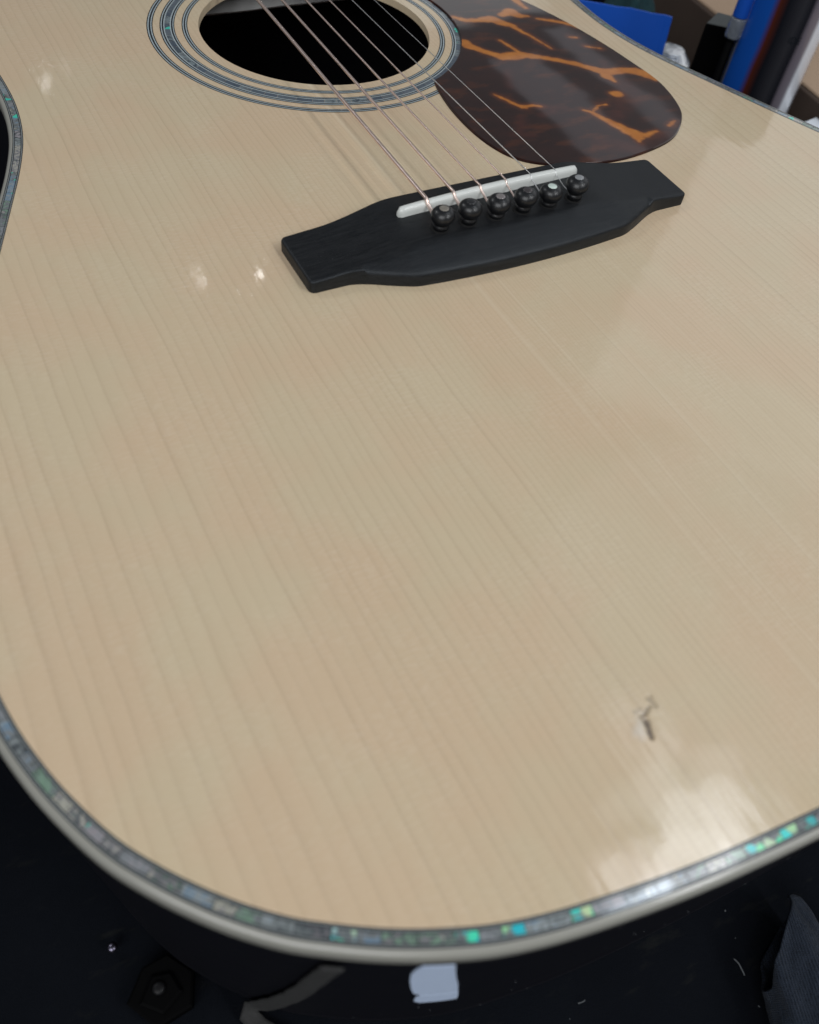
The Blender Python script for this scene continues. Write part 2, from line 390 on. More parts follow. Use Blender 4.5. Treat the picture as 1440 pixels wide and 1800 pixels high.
def mat_knit():
    m = NT("navy_knit"); v = m.obj((1000, 1000, 1000))
    at = m.n("TexCoord").outputs["UV"]
    wv = m.n("TexWave", {"Vector": m.n("Mapping", {0: at, 3: (34, 1, 1)}).outputs[0], "Scale": 1.0, "Distortion": 1.2, "Detail": 2.0}, wave_type='BANDS', bands_direction='X')
    wv2 = m.n("TexWave", {"Vector": m.n("Mapping", {0: at, 3: (1, 27, 1)}).outputs[0], "Scale": 1.0, "Distortion": 1.5, "Detail": 2.0}, wave_type='BANDS', bands_direction='Y')
    n = m.noise(v, 1.8, 3, 0.8)
    h = m.math('ADD', m.math('MULTIPLY', wv.outputs[1], 0.3), m.math('ADD', m.math('MULTIPLY', wv2.outputs[1], 0.4), m.math('MULTIPLY', n, 1.3)))
    c = m.mix(m.ramp(h, [(0.6, (0, 0, 0)), (1.35, (1, 1, 1))]), (0.002, 0.003, 0.006, 1), (0.028, 0.038, 0.058, 1))
    m.p(Base_Color=c, Roughness=0.95, Sheen_Weight=0.08)
    m.b.inputs["Specular IOR Level"].default_value = 0.1
    m.bump(h, 0.0006)
    return m.m
M['knit'] = mat_knit()
M['cardboard'] = plain("cardboard", (0.42, 0.30, 0.21), 0.85, spec=0.2, var=0.12, vscale=30, bump=0.0002, bscale=120)
M['blue'] = plain("blue_plastic", (0.012, 0.11, 0.62), 0.45, var=0.05, vscale=25)
M['blackplastic'] = plain("black_plastic", (0.0018, 0.0018, 0.002), 0.6, spec=0.04, var=0.2)
M['teal'] = plain("teal_rag", (0.004, 0.03, 0.036), 0.9, var=0.4, vscale=200)
M['paper'] = plain("white_paper", (0.50, 0.60, 0.78), 0.8, var=0.06, vscale=400)
M['sheet'] = plain("white_sheet", (0.75, 0.8, 0.86), 0.8, var=0.05)
M['strap'] = plain("grey_strap_cloth", (0.042, 0.042, 0.042), 0.95, spec=0.1, var=0.2, vscale=500, bump=0.0002, bscale=1500)
M['dust'] = plain("dust", (0.12, 0.13, 0.14), 0.9)
M['screw'] = plain("bright_metal", (0.16, 0.15, 0.2), 0.3, metal=1)
m = NT("clear_plastic"); m.p(Base_Color=(0.50, 0.56, 0.66, 1), Roughness=0.12, Transmission_Weight=0.7, IOR=1.4); m.bump(m.noise(m.obj(), 260, 3), 0.001); M['clear'] = m.m

# ------------------------------------------------------------------ setting: bench
def grid_plane(x0, x1, y0, y1, z, n, amp):
    V = []; F = []
    for j in range(n+1):
        for i in range(n+1):
            x = x0+(x1-x0)*i/n; y = y0+(y1-y0)*j/n
            V.append((x, y, z+amp*(noise.noise((x*0.02, y*0.02, 1.3))-0.5)))
    for j in range(n):
        for i in range(n):
            a = j*(n+1)+i; F.append((a, a+1, a+n+2, a+n+1))
    return V, F
V, F = grid_plane(-900, 1300, -900, 1300, -119.0, 120, 1.2)
b = make("workbench_top", V, F, M['bench'], smooth=True); b["kind"] = "structure"

# ------------------------------------------------------------------ guitar
G = new_empty("acoustic_guitar", (0, 0, -118), "natural spruce-top acoustic guitar with shell edging and a dark bridge, lying on the black bench", "guitar")
half = [(0, -222.6), (25, -221.9), (48.6, -220.6), (75.9, -218.2), (102.4, -214.1), (118.4, -210.2), (130.3, -205.6), (140.3, -200.7), (149.6, -195.1), (156.6, -190.3),
        (164.3, -183.5), (171.3, -176), (177.2, -168.6), (182.2, -161.2), (187.0, -151.6), (191.4, -140.5), (195.4, -126), (198.0, -108), (198.4, -88), (196.4, -64), (191.8, -40), (184.4, -16),
        (174.8, 7.8), (165.3, 32.4), (156.2, 57), (148.0, 80), (142.6, 100), (140.3, 120), (140.6, 140), (142.6, 165), (145.4, 190), (146.6, 212), (143.5, 234), (134, 254), (117, 270), (92, 281), (60, 286), (28, 287.3), (0, 287.5)]
full = half + [(-x, y) for x, y in half[1:-1][::-1]]
out = resample(catmull(full, True, 8), 2.4)          # counter-clockwise (tail, treble side, neck, bass side)
N = len(out)
nrm = []
for i in range(N):
    t = (out[(i+1) % N]-out[i-1]).normalized(); nrm.append(Vector((-t.y, t.x)))   # inward
def off(d): return [out[i]+nrm[i]*d for i in range(N)]
def strips(profile, mats_idx):
    V = []; F = []; I = []
    for d, z in profile:
        for p in off(d): V.append((p.x, p.y, z))
    for k in range(len(profile)-1):
        for i in range(N):
            j = (i+1) % N; F.append((k*N+i, k*N+j, (k+1)*N+j, (k+1)*N+i)); I.append(mats_idx[k])
    return V, F, I

# soundboard -------------------------------------------------
HC = Vector((0, 149.85)); HR = 50.8
EDGE = 6.1
inner = [tuple(p) for p in off(EDGE)]
NH = 144
hole = [(HC.x+HR*math.cos(2*math.pi*k/NH), HC.y+HR*math.sin(2*math.pi*k/NH)) for k in range(NH)]
DC = Vector((-65.5, -182.3))                           # the gouge in the lower bout
pts = list(inner)+list(hole)
edges = [(i, (i+1) % N) for i in range(N)]+[(N+k, N+(k+1) % NH) for k in range(NH)]
gx = -195
while gx < 196:
    gy = -215
    while gy < 284:
        p = (gx+0.3, gy+0.2)
        if (Vector(p)-DC).length > 9 and (Vector(p)-HC).length > HR+3 and inside(p, inner): pts.append(p)
        gy += 9
    gx += 9
for i in range(-38, 39):
    for j in range(-38, 39):
        pts.append((DC.x+i*0.22, DC.y+j*0.22))
vs_, es_, fs_, *_ = delaunay_2d_cdt([Vector(p) for p in pts], edges, [], 0, 1e-5)
def dentfield(x, y):
    """dark slit (r), bruised pale (g), height"""
    # local axes: u along image-right, v along image-down at that spot
    d = Vector((x, y))-DC
    nz = noise.noise((x*0.9, y*0.9, 2.0))*0.55+noise.noise((x*2.3, y*2.3, 5.0))*0.25
    def seg(a, b, wa, wb):
        a = Vector(a); b = Vector(b); ab = b-a; t = max(0, min(1, (d-a).dot(ab)/ab.length_squared))
        return (d-(a+ab*t)).length/(wa+(wb-wa)*t)
    # positions in mm from DC, image right ~ (.886,-.455), image down ~ (-.40,-.915)
    def q(px, py): return (0.123*px-0.0844*py, -0.0476*px-0.1108*py)
    s1 = seg(q(1, 2), q(11, 32), 0.72, 0.58)
    s2 = min(seg(q(-6, -5), q(2, 6), 0.75, 0.6), seg(q(-6, -5), q(7, -23), 0.7, 0.45))
    s3 = seg(q(7, -38), q(17, -24), 0.75, 0.6)
    s4 = seg(q(-19, -14), q(-9, -20), 0.6, 0.4)
    dark = max(0.85*sm(1.7, 0.1, s1+nz*0.7), 0.52*sm(1.7, 0.2, s2+nz), 0.38*sm(1.9, 0.1, s3+nz*0.9), 0.25*sm(1.7, .3, s4+nz))
    pale = max(sm(1.8, 0.0, seg(q(-11, 22), q(-8, 6), 1.7, 1.2)+nz*0.8), 0.5*sm(1.6, 0.2, seg(q(-12, 2), q(-14, -12), 1.3, 1.2)+nz))
    h = -0.35*sm(1.7, 0.2, s1)-0.22*sm(1.7, .3, s2)-0.18*sm(1.6, .3, s3)+0.05*sm(1.9, 0.0, seg(q(-10, 20), q(-7, 4), 1.6, 1.1)+nz*0.6)+0.06*nz*sm(5, 1, d.length)
    return dark, pale*(1-dark), h
V = []; dent = []
for v in vs_:
    z = 0.0; a = b_ = 0.0
    if (v-DC).length < 7.5: a, b_, z = dentfield(v.x, v.y)
    V.append((v.x, v.y, z)); dent.append((a, b_, 0, 1))
F = []
for f in fs_:
    c = sum((vs_[i] for i in f), Vector((0, 0)))/len(f)
    if (c-HC).length < HR*0.9995: continue
    if not inside(c, inner): continue
    a, b2, c2 = (vs_[i] for i in f[:3])
    if (b2-a).cross(c2-a) < 0: f = f[::-1]
    F.append(tuple(f))
nf = len(F)
base = len(V)
for k in range(NH): V.append((hole[k][0], hole[k][1], -3.0)); dent.append((0, 0, 0, 1))
for k in range(NH): V.append((hole[k][0], hole[k][1], 0.0)); dent.append((0, 0, 0, 1))
for k in range(NH):
    j = (k+1) % NH; F.append((base+k, base+j, base+NH+j, base+NH+k))
sb = make("soundboard", V, F, [M['top'], M['bare']], G, [0]*nf+[1]*NH)
ca = sb.data.color_attributes.new("dent", 'FLOAT_COLOR', 'POINT')
for i, c in enumerate(dent): ca.data[i].color = c

# edge: binding, purfling lines, shell ----------------------
V, F, I = strips([(0.75, -5.0), (0.75, -1.9), (0.88, -1.25), (1.2, -0.6), (1.6, -0.25), (2.0, -0.06), (2.5, 0.0)], [0]*6)
make("binding", V, F, M['binding'], G, smooth=True)
V, F, I = strips([(2.5, 0.0), (2.78, 0.0), (3.04, 0.0), (3.3, 0.0), (3.3, -0.06), (5.25, -0.06), (5.25, 0.0), (5.53, 0.0), (5.8, 0.0), (6.1, 0.0)], [0, 1, 0, 0, 0, 0, 0, 1, 0])
purf = make("purfling", V, F, [M['black'], plain("grey_line", (0.24, 0.26, 0.26), 0.35, coat=0.5, vscale=300)], G, I)
i0 = 0; npiece = 0
while i0 < N and npiece < 296:
    ln = random.choice((2, 2, 2, 3)); i1 = min(i0+ln, N)
    V = []
    for q in range(i0, i1+1):
        p, n_ = out[q % N], nrm[q % N]
        t = Vector((n_.y, -n_.x))*(0.09 if q == i0 else -0.09 if q == i1 else 0)
        sk = random.uniform(-0.25, 0.25) if q in (i0, i1) else 0
        for d in (3.32, 5.23):
            w_ = p+n_*d+t+Vector((n_.y, -n_.x))*(sk*(0 if d < 4 else 0.0)); V.append((w_.x, w_.y, 0.0))
    k = i1-i0+1
    F = [(2*a, 2*a+2, 2*a+3, 2*a+1) for a in range(k-1)]
    V += [(x, y, -0.05) for x, y, z in V]; n2 = 2*k
    F += [(n2, n2+1, 1, 0), (n2-2, n2-1, 2*n2-1, 2*n2-2)]
    pm = out[((i0+i1)//2) % N]
    fl_ = pm.y < -120 and any(abs(pm.x-c_) < 1.9 for c_ in (-147.5, -127.5, -118.0, -115.0, -104.5, -101.5, -60.5, -57.5, -53.5, -49.5, -46))
    make("shell_piece", V, F, M['shell_flash' if fl_ else 'shell'], purf); npiece += 1
    i0 = i1
# sides, back
V, F, I = strips([(0.87, -5.0), (0.87, -104.0)], [0])
make("side", V, F, M['rim'], G, smooth=True)
V, F, I = strips([(0.87, -104.0), (0.75, -104.0), (0.75, -108.0), (1.2, -109.5), (2.2, -110)], [0]*4)
make("back_binding", V, F, M['rim'], G)
bk = [tuple(p) for p in off(2.2)]
make("back", [(x, y, -110.0) for x, y in bk]+[(x, y, -107.0) for x, y in bk], [tuple(range(N))[::-1], tuple(range(N, 2*N))], M['inner'], G)
make("tail_support", *lathe([(30, -117.9), (32, -114), (30, -110.1)], 24), M['blackplastic'], G) if False else None
# transverse brace under the top, seen through the sound hole
bz = [(-130, 211), (130, 211), (130, 219), (-130, 219)]
V = []
for z, dy in ((-17.0, 1.5), (-3.05, 0)):
    for i, (x, y) in enumerate(bz): V.append((x, y+(dy if y < 215 else -dy), z+(8 if False else 0)))
nb = 40; V = []; F = []
for i in range(nb+1):
    x = -128+256*i/nb; wv = 0.25*noise.noise((x*0.05, 0, 0))
    for y, z in ((211+wv, -3.05), (211.6+wv, -15.8), (213.5, -17.2), (217, -17.2), (219, -15.8), (219, -3.05)): V.append((x, y, z+wv*0.8))
for i in range(nb):
    for k in range(5): F.append((i*6+k, i*6+k+1, (i+1)*6+k+1, (i+1)*6+k))
make("brace", V, F, M['brace'], G)

# rosette ----------------------------------------------------
def rings(radii, idx, z=0.05, n=192, a0=0, a1=2*math.pi):
    V = []; F = []; I = []
    for r in radii:
        for k in range(n): a = 2*math.pi*k/n; V.append((HC.x+r*math.cos(a), HC.y+r*math.sin(a), z))
    for q in range(len(radii)-1):
        for k in range(n):
            j = (k+1) % n; F.append((q*n+j, q*n+k, (q+1)*n+k, (q+1)*n+j)[::-1]); I.append(idx[q])
    return V, F, I
ros = new_empty("rosette", (0, 149.85, 0), "", "")
for k in ("label", "category"): del ros[k]
ros.location = Vector((0, 149.85, 118))*MM; ros.parent = G
for rad, idx in (((72.55, 72.1, 71.65, 70.88, 70.45, 70.0), (0, 1, 0, 1, 0)), ((67.1, 66.62, 66.2, 65.5, 65.07), (0, 1, 0, 1)),
                 ((62.8, 62.35, 61.65, 61.3, 60.95), (1, 0, 1, 0)), ((57.85, 57.42, 56.98, 56.3, 55.88, 55.45), (0, 1, 0, 1, 0))):
    V, F, I = rings(rad, idx)
    make("rosette_ring", V, F, [M['black'], M['white']], ros, I)
a = 0; tot = 2*math.pi
while a < tot-0.02:
    da = min(random.uniform(0.07, 0.13), tot-a); V = []; F = []; k = 5
    for q in range(k):
        b_ = a+0.0008+(da-0.0016)*q/(k-1)
        for r in (62.82, 65.05): V.append((HC.x+r*math.cos(b_), HC.y+r*math.sin(b_), 0.05))
    F = [(2*q, 2*q+1, 2*q+3, 2*q+2) for q in range(k-1)]
    make("shell_piece", V, F, M['shell_dark'], ros); a += da

# pickguard --------------------------------------------------
pg = [(39.4, 98.1), (28.4, 90.1), (26.3, 81.8), (24.1, 65.8), (24.3, 47.6), (27.6, 33.5), (33.8, 24.8), (44.6, 19.1), (57.2, 15.9), (71.5, 14.6), (88.8, 16.9), (103.0, 21.9), (115.1, 32.2), (121.6, 43.4), (125.7, 61.2), (124.6, 80.5), (122.2, 99.8), (117.7, 121.8), (110.2, 145.5), (100, 167), (86, 184), (70, 190), (60.5, 180)]
outl = catmull(pg[1:21], False, 10)
arc = [(HC.x+65.3*math.cos(t), HC.y+65.3*math.sin(t)) for t in [math.radians(20-(84.6)*k/60) for k in range(61)]]
tipjoin = catmull([pg[20], (75, 189), (66, 183), arc[0]], False, 6)
poly = outl[:-1]+tipjoin[:-1]+arc[:-1]
poly = [tuple(p) for p in resample(poly, 1.0)]
NP = len(poly)
PZ = 0.85
# vein strokes: traced along the plate's own marbling, (x mm, y mm, half width mm)
VEINS = [[(57.8, 118.2, 2.88), (58.3, 114.7, 2.48), (60.8, 110.8, 1.85), (64.8, 104.9, 1.83), (68.1, 101.4, 2.68), (73.0, 100.7, 3.43), (78.9, 99.8, 2.47), (85.3, 96.0, 1.61), (91.3, 91.6, 1.61), (97.0, 86.8, 1.73), (100.7, 82.5, 1.72), (105.0, 77.3, 2.44), (108.1, 75.5, 2.75), (115.7, 74.9, 2.23), (121.0, 72.7, 2.73), (124.0, 69.0, 3.09), (125.2, 63.8, 1.47)], [(106.4, 76.9, 2.45), (104.9, 72.6, 2.41), (105.6, 69.5, 1.32), (105.8, 67.5, 0.6)], [(75.5, 115.5, 0.38), (77.0, 108.9, 0.76), (78.1, 102.0, 0.99)], [(66.1, 141.9, 1.22), (69.7, 137.5, 1.61), (75.5, 136.0, 1.76), (82.9, 135.3, 3.0), (85.6, 130.3, 2.44), (89.0, 126.6, 1.75), (90.4, 119.8, 0.8), (92.0, 115.2, 0.53), (93.4, 108.6, 0.39), (94.8, 102.0, 0.26)], [(90.1, 137.9, 1.81), (96.1, 140.1, 3.1), (97.7, 135.2, 2.1), (101.9, 133.5, 0.7)], [(105.4, 150.4, 1.91), (105.4, 145.7, 1.45), (105.7, 141.5, 0.86)], [(104.9, 130.1, 0.56), (110.0, 127.0, 1.26), (115.5, 122.9, 1.26), (119.5, 117.5, 0.83)], [(110.4, 109.2, 0.53), (112.7, 108.3, 0.54)], [(112.3, 99.3, 0.33), (117.8, 95.5, 0.39)], [(98.1, 58.7, 1.38), (99.9, 57.8, 2.53), (101.7, 56.7, 0.8)], [(47.3, 72.6, 0.27), (49.3, 68.8, 0.65), (51.3, 63.8, 0.75), (53.1, 60.3, 0.74), (58.3, 60.5, 0.64), (61.2, 58.6, 0.43)], [(53.4, 61.5, 0.43), (54.6, 59.4, 0.26)], [(77.6, 50.6, 0.32), (80.1, 48.1, 0.86), (81.1, 43.5, 1.28), (82.9, 38.7, 1.79), (85.1, 33.0, 2.29), (87.1, 28.6, 2.89), (87.3, 25.7, 2.56), (85.5, 22.2, 0.51)], [(87.7, 28.0, 2.27), (91.2, 25.6, 1.65), (98.1, 26.9, 0.32)], [(81.1, 48.7, 0.43), (85.8, 51.7, 0.27), (89.6, 51.7, 0.25)], [(106.0, 28.7, 0.54), (108.8, 30.2, 0.65), (110.7, 31.3, 0.33)]]
REDS = [[(48.4, 53.6, 0.93), (44.1, 46.7, 1.3), (39.9, 42.3, 0.78)], [(63.8, 89.1, 0.82), (57.2, 77.1, 0.9)], [(61.0, 58.3, 0.96), (70.9, 54.6, 0.54)], [(37.5, 43.1, 0.49), (45.6, 40.5, 0.39)], [(109.0, 65.7, 3.58), (104.8, 54.0, 5.16), (89.0, 42.8, 3.24)], [(70.3, 25.4, 4.46), (80.9, 18.9, 3.48), (99.8, 24.2, 3.14)], [(57.3, 52.6, 0.52), (64.2, 53.9, 0.74)], [(111.1, 84.4, 1.26), (110.2, 80.7, 0.75)], [(111.6, 101.5, 1.18), (116.9, 95.9, 1.05)], [(90.8, 118.7, 1.99), (94.4, 103.2, 1.02)]]
pts = list(poly); edges = [(i, (i+1) % NP) for i in range(NP)]
x = 22.0
while x < 127:
    y = 14.0
    while y < 192:
        if inside((x, y), poly) : pts.append((x+random.uniform(-.08, .08), y+random.uniform(-.08, .08)))
        y += 0.9
    x += 0.9
vs2, _, fs2, *_ = delaunay_2d_cdt([Vector(p) for p in pts], edges, [], 0, 1e-5)
F = []
for f in fs2:
    c = sum((vs2[i] for i in f), Vector((0, 0)))/len(f)
    if not inside(c, poly): continue
    p0, p1, p2 = (vs2[i] for i in f[:3])
    F.append(tuple(f) if (p1-p0).cross(p2-p0) > 0 else tuple(f)[::-1])
def vein_at(p, strokes, soft=1.1):
    best = 0
    for st in strokes:
        for (x0, y0, w0), (x1, y1, w1) in zip(st, st[1:]):
            a = Vector((x0, y0)); ab = Vector((x1-x0, y1-y0)); t = max(0, min(1, (p-a).dot(ab)/max(ab.length_squared, 1e-9)))
            wd = (w0+(w1-w0)*t)*1.12
            d = (p-(a+ab*t)).length+0.5*noise.noise((p.x*0.35, p.y*0.35, 0))
            best = max(best, sm(wd+soft, max(wd-0.9*soft/0.75, -0.2), d))
    return best
V = [(v.x, v.y, PZ) for v in vs2]
vein = [(vein_at(v, VEINS), vein_at(v, REDS, 3.0), vein_at(v, VEINS, 3.2), 1) for v in vs2]
b0 = len(V); ctr = Vector((75, 90))
for (dz, sc_) in ((0.0, 1.0),):
    pass
pv = [Vector(p) for p in poly]
for k in range(NP):
    t = (pv[(k+1) % NP]-pv[k-1]).normalized(); o_ = Vector((t.y, -t.x))
    if inside(tuple(pv[k]+o_*0.2), poly): o_ = -o_
    for dd, z in ((0.0, PZ), (0.35, PZ-0.2), (0.55, 0.04)):
        q = pv[k]+o_*dd; V.append((q.x, q.y, z)); vein.append((0, 0, 0, 1))
for k in range(NP):
    j = (k+1) % NP
    for s_ in range(2): F.append((b0+3*k+s_, b0+3*j+s_, b0+3*j+s_+1, b0+3*k+s_+1)[::-1])
pk = make("pickguard", V, F, M['tort'], G)
bm = bmesh.new(); bm.from_mesh(pk.data); bmesh.ops.recalc_face_normals(bm, faces=bm.faces[:]); bm.to_mesh(pk.data); bm.free()
ca = pk.data.color_attributes.new("vein", 'FLOAT_COLOR', 'POINT')
for i, c in enumerate(vein): ca.data[i].color = c

# bridge -----------------------------------------------------
BX = 76.0
def yback(x):
    a = abs(x); return 6.6+2.6*sm(62, 36, a)
def yfront(x):
    a = abs(x)
    y = -19.0-8.0*sm(64, 40, a)-2.8*(1-min(1, a/46)**2 if a < 46 else 0)
    return y
_hp = catmull([(0, 8.6), (20, 8.6), (34, 8.5), (40, 8.0), (46, 7.1), (53, 6.2), (61, 5.3), (69, 4.6), (76, 4.1), (84, 3.8)], False, 20)
HXT = []
for _i in range(761):
    _x = _i/10; _k = 0
    while _hp[_k+1][0] < _x: _k += 1
    _p, _q = _hp[_k], _hp[_k+1]; HXT.append(_p[1]+(_q[1]-_p[1])*(_x-_p[0])/(_q[0]-_p[0]))
def zprof(x, y):
    a = abs(x)
    hx = HXT[min(760, int(a*10))]
    yf = yfront(x)
    hf = 4.2+4.6*min(1, max(0, (y-yf)/12.5))**0.8 if a < 58 else 9
    k = 0.2
    return min(hx, hf) if abs(hx-hf) > k else min(hx, hf)-((k-abs(hx-hf))**2)/(4*k)
us = [-BX, -BX+0.15, -BX+0.5, -BX+1.1]; x = -BX+2
while x < BX-1.9: us.append(x); x += 1.0
us += [BX-1.1, BX-0.5, BX-0.15, BX]
vs3 = [0, 0.15, 0.45, 1.0]+[1.0+(i+1)*0.0 for i in range(0)]
def vlist(x):
    yb, yf = yback(x), yfront(x); L = yb-yf
    return [0, 0.15, 0.5, 1.1]+[1.1+(L-2.2)*i/30 for i in range(1, 30)]+[L-1.1, L-0.5, L-0.15, L]
V = []; F = []
ny = len(vlist(0))
for ix, x in enumerate(us):
    L = vlist(x); yb = yback(x)
    for d in L:
        y = yb-d
        e = min(d, L[-1]-d, BX-abs(x)); rr = 1.0
        dz = rr-math.sqrt(max(0, rr*rr-(rr-e)**2)) if e < rr else 0
        # rounded corners in plan
        V.append((x, y, zprof(x, y)-dz*0.75))
for i in range(len(us)-1):
    for j in range(ny-1):
        F.append((i*ny+j, i*ny+j+1, (i+1)*ny+j+1, (i+1)*ny+j))
ring = [i*ny for i in range(len(us))]+[(len(us)-1)*ny+j for j in range(1, ny)]+[i*ny+ny-1 for i in range(len(us)-2, -1, -1)]+[j for j in range(ny-2, 0, -1)]
b0 = len(V)
for r in ring: V.append((V[r][0], V[r][1], 0.02))
# round the four plan corners a little
def rc(v):
    x, y, z = v; cr = 2.2
    for sy, ye in ((1, yback(x)), (-1, yfront(x))):
        cx = BX-cr; cy = ye-sy*cr
        ax = abs(x)
        if ax > cx and (y-cy)*sy > 0:
            d = Vector((ax-cx, (y-cy)*sy)); m_ = max(d.x, d.y)
            if d.length > 1e-6:
                d2 = d*(m_/d.length); return (math.copysign(cx+d2.x, x), cy+sy*d2.y, z)
    return v
V = [rc(v) for v in V]
nr = len(ring)
for k in range(nr): F.append((ring[k], ring[(k+1) % nr], b0+(k+1) % nr, b0+k))
br = make("bridge", V, F, M['ebony'], G, smooth=True)
bm = bmesh.new(); bm.from_mesh(br.data); bmesh.ops.recalc_face_normals(bm, faces=bm.faces[:])
bm.to_mesh(br.data); bm.free()
# glue line under the bridge
# saddle
V = []; F = []; ns = 60; prof = [(-1.55, 7.0), (-1.55, 10.6), (-1.3, 11.5), (-0.75, 12.0), (0, 12.2), (0.75, 12.0), (1.3, 11.5), (1.55, 10.6), (1.55, 7.0)]
for i in range(ns+1):
    x = -37.2+74.4*i/ns; e = min(x+37.2, 37.2-x)
    cy = -0.3+0.035*x; arch = -0.9*(x/37)**2; ed = -1.3*(1-math.sqrt(max(0, 1-(1-min(1, e/1.6))**2))); wd = 1 if e > 1.2 else 0.45+0.55*math.sqrt(max(0, 1-(1-e/1.2)**2))
    for y, z in prof: V.append((x, cy+y*wd, z if z < 8 else z+arch+ed))
m_ = len(prof)
for i in range(ns):
    for k in range(m_-1): F.append((i*m_+k, i*m_+k+1, (i+1)*m_+k+1, (i+1)*m_+k)[::-1])
F.append(tuple(range(m_))); F.append(tuple(ns*m_+k for k in range(m_))[::-1])
make("saddle", V, F, M['bone'], br, smooth=True)
# pins
dots = [(0.22, 0.2, 0.17), (0.022, 0.022, 0.024), (0.20, 0.18, 0.18), (0.05, 0.043, 0.045), (0.62, 0.72, 0.66), (0.26, 0.27, 0.28)]
dlab = [None, "pin with a dark, barely visible dot", None, "pin with a dark dot", "pin with a bright white dot", None]
prof = [(2.45, -0.6), (2.45, 0.9), (2.75, 1.25), (2.9, 1.7), (2.7, 2.15), (2.55, 2.4), (2.75, 2.75), (3.35, 3.3), (3.85, 4.0), (4.05, 4.9), (3.95, 5.7), (3.55, 6.5), (2.9, 7.1), (2.2, 7.45), (1.6, 7.55)]
PINX = [(i-2.5)*10.75 for i in range(6)]
pz = [zprof(x, -12.8) for x in PINX]
for i, x in enumerate(PINX):
    tl = (random.uniform(-0.07, 0.07), random.uniform(-0.06, 0.05)); dz = random.uniform(-0.75, -0.15)
    pin = new_empty("bridge_pin", (x, -12.8, 0), "", "")
    for k in ("label", "category"): del pin[k]
    V, F = lathe(prof, 40, (x, -12.8, pz[i]+dz), tl)
    bpy.data.objects.remove(pin)
    pin = make("bridge_pin", V, F, M['pin'], G, smooth=True)
    if dlab[i]: pin["label"] = dlab[i]
    md = plain("pin_dot_%d" % i, dots[i], 0.3, coat=0.5, var=0.3, vscale=500)
    V, F = lathe([(1.65, 7.45), (1.6, 7.62), (1.35, 7.72), (0.7, 7.78)], 24, (x, -12.8, pz[i]+dz), tl)
    make("pin_dot", V, F, md, pin, smooth=True)
    V, F = lathe([(3.3, -0.3), (3.25, 0.07), (2.7, 0.09)], 32, (x-0.25, -12.7, pz[i]))
    make("pin_hole", V, F, M['hole'], br)
# strings
RAD = [0.68, 0.54, 0.41, 0.31, 0.205, 0.155]
for i in range(6):
    sx = (i-2.5)*10.64; cy = -0.3+0.035*sx; r = RAD[i]
    zt = 12.2-0.9*(sx/37)**2+r
    nx = (i-2.5)*7.4
    path = []
    for k in range(0, 31):
        t = 1-k/30; path.append((sx+(nx-sx)*t, cy+0.7+(645-cy)*t, zt+(9.0-zt)*t))
    path += [(sx, cy+0.3, zt+0.02), (sx, cy-0.25, zt-0.1), (sx+0.05, cy-0.8, zt-0.5), (sx+0.1, cy-1.5, zt-1.25), (sx+0.3, -6.2, zt-2.4-0.3), (sx+0.5, -9.2, 8.9+r), (sx+0.6, -10.2, 8.0)]
    V, F = tube(path, r, 12)
    make("string", V, F, M['bronze' if i < 4 else 'steel'], G, smooth=True)
# fingerboard end beyond the frame
V = []; F = []
fb = [(-28.5, 206), (28.5, 206), (22, 645), (-22, 645)]
V = [(x, y, 0.05) for x, y in fb]+[(x*0.98, y, 6.4) for x, y in fb]
make("fingerboard", V, [(3, 2, 1, 0), (4, 5, 6, 7), (0, 1, 5, 4), (1, 2, 6, 5), (2, 3, 7, 6), (3, 0, 4, 7)], M['ebony'], G)
nv = []; F = []
for q, y in enumerate((287.6, 320, 480, 645)):
    hw = (28, 27, 24, 22)[q]; dp = (-80, -26, -18, -16)[q]
    for k in range(9):
        a = math.pi*k/8; nv.append((hw*math.cos(a), y, dp*math.sin(a)))
for q in range(3):
    for k in range(8): F.append((q*9+k, q*9+k+1, (q+1)*9+k+1, (q+1)*9+k))
F.append(tuple(range(9)))
make("neck", nv, F, M['inner'], G, smooth=True)

# ------------------------------------------------------------------ things by the tail
# torn white paper label stuck on the dark side
def side_pt(s, z, lift):
    """s = x on the bass half of the tail"""
    best = min(range(N), key=lambda i: abs(out[i].x-s) if out[i].y < -120 else 1e9)
    # linear refine
    j = (best+1) % N if (out[(best+1) % N].x-s)*(out[best].x-s) <= 0 else best-1
    p, q = out[best], out[j]
    t = (s-p.x)/(q.x-p.x) if abs(q.x-p.x) > 1e-9 else 0
    t = max(0, min(1, t)); w_ = p.lerp(q, t)-nrm[best]*(lift-0.87)
    return (w_.x, w_.y, z)
def side_patch(name, left, right, zs, mat, parent=None, lift=0.35, nx=10, mid=None):
    V = []; F = []
    for k, z in enumerate(zs):
        l, r = left[k], right[k]
        for i in range(nx+1): V.append(side_pt(l+(r-l)*i/nx, z, lift))
    c = nx+1
    for k in range(len(zs)-1):
        for i in range(nx): F.append((k*c+i, k*c+i+1, (k+1)*c+i+1, (k+1)*c+i))
    o = make(name, V, F, mat, parent)
    md = o.modifiers.new("thick", 'SOLIDIFY'); md.thickness = 0.00025; md.offset = 1
    return o
tag = new_empty("paper_label", (-127, -207, -40), "torn white paper label with a rounded corner stuck on the dark guitar side", "label")
side_patch("label_sheet", [-133.4, -134.2, -134.5, -133.9, -132.6, -131.2, -129.4], [-127.4, -126.9, -126.1, -124.7, -122.7, -121.5, -121.0], [-7.5, -11, -17, -26, -38, -47, -50], M['paper'], tag)
side_patch("label_strip", [-129.4, -130.1, -129.9, -128.3], [-121.0, -120.4, -119.6, -119.2], [-51.3, -54, -61, -65], M['paper'], tag)
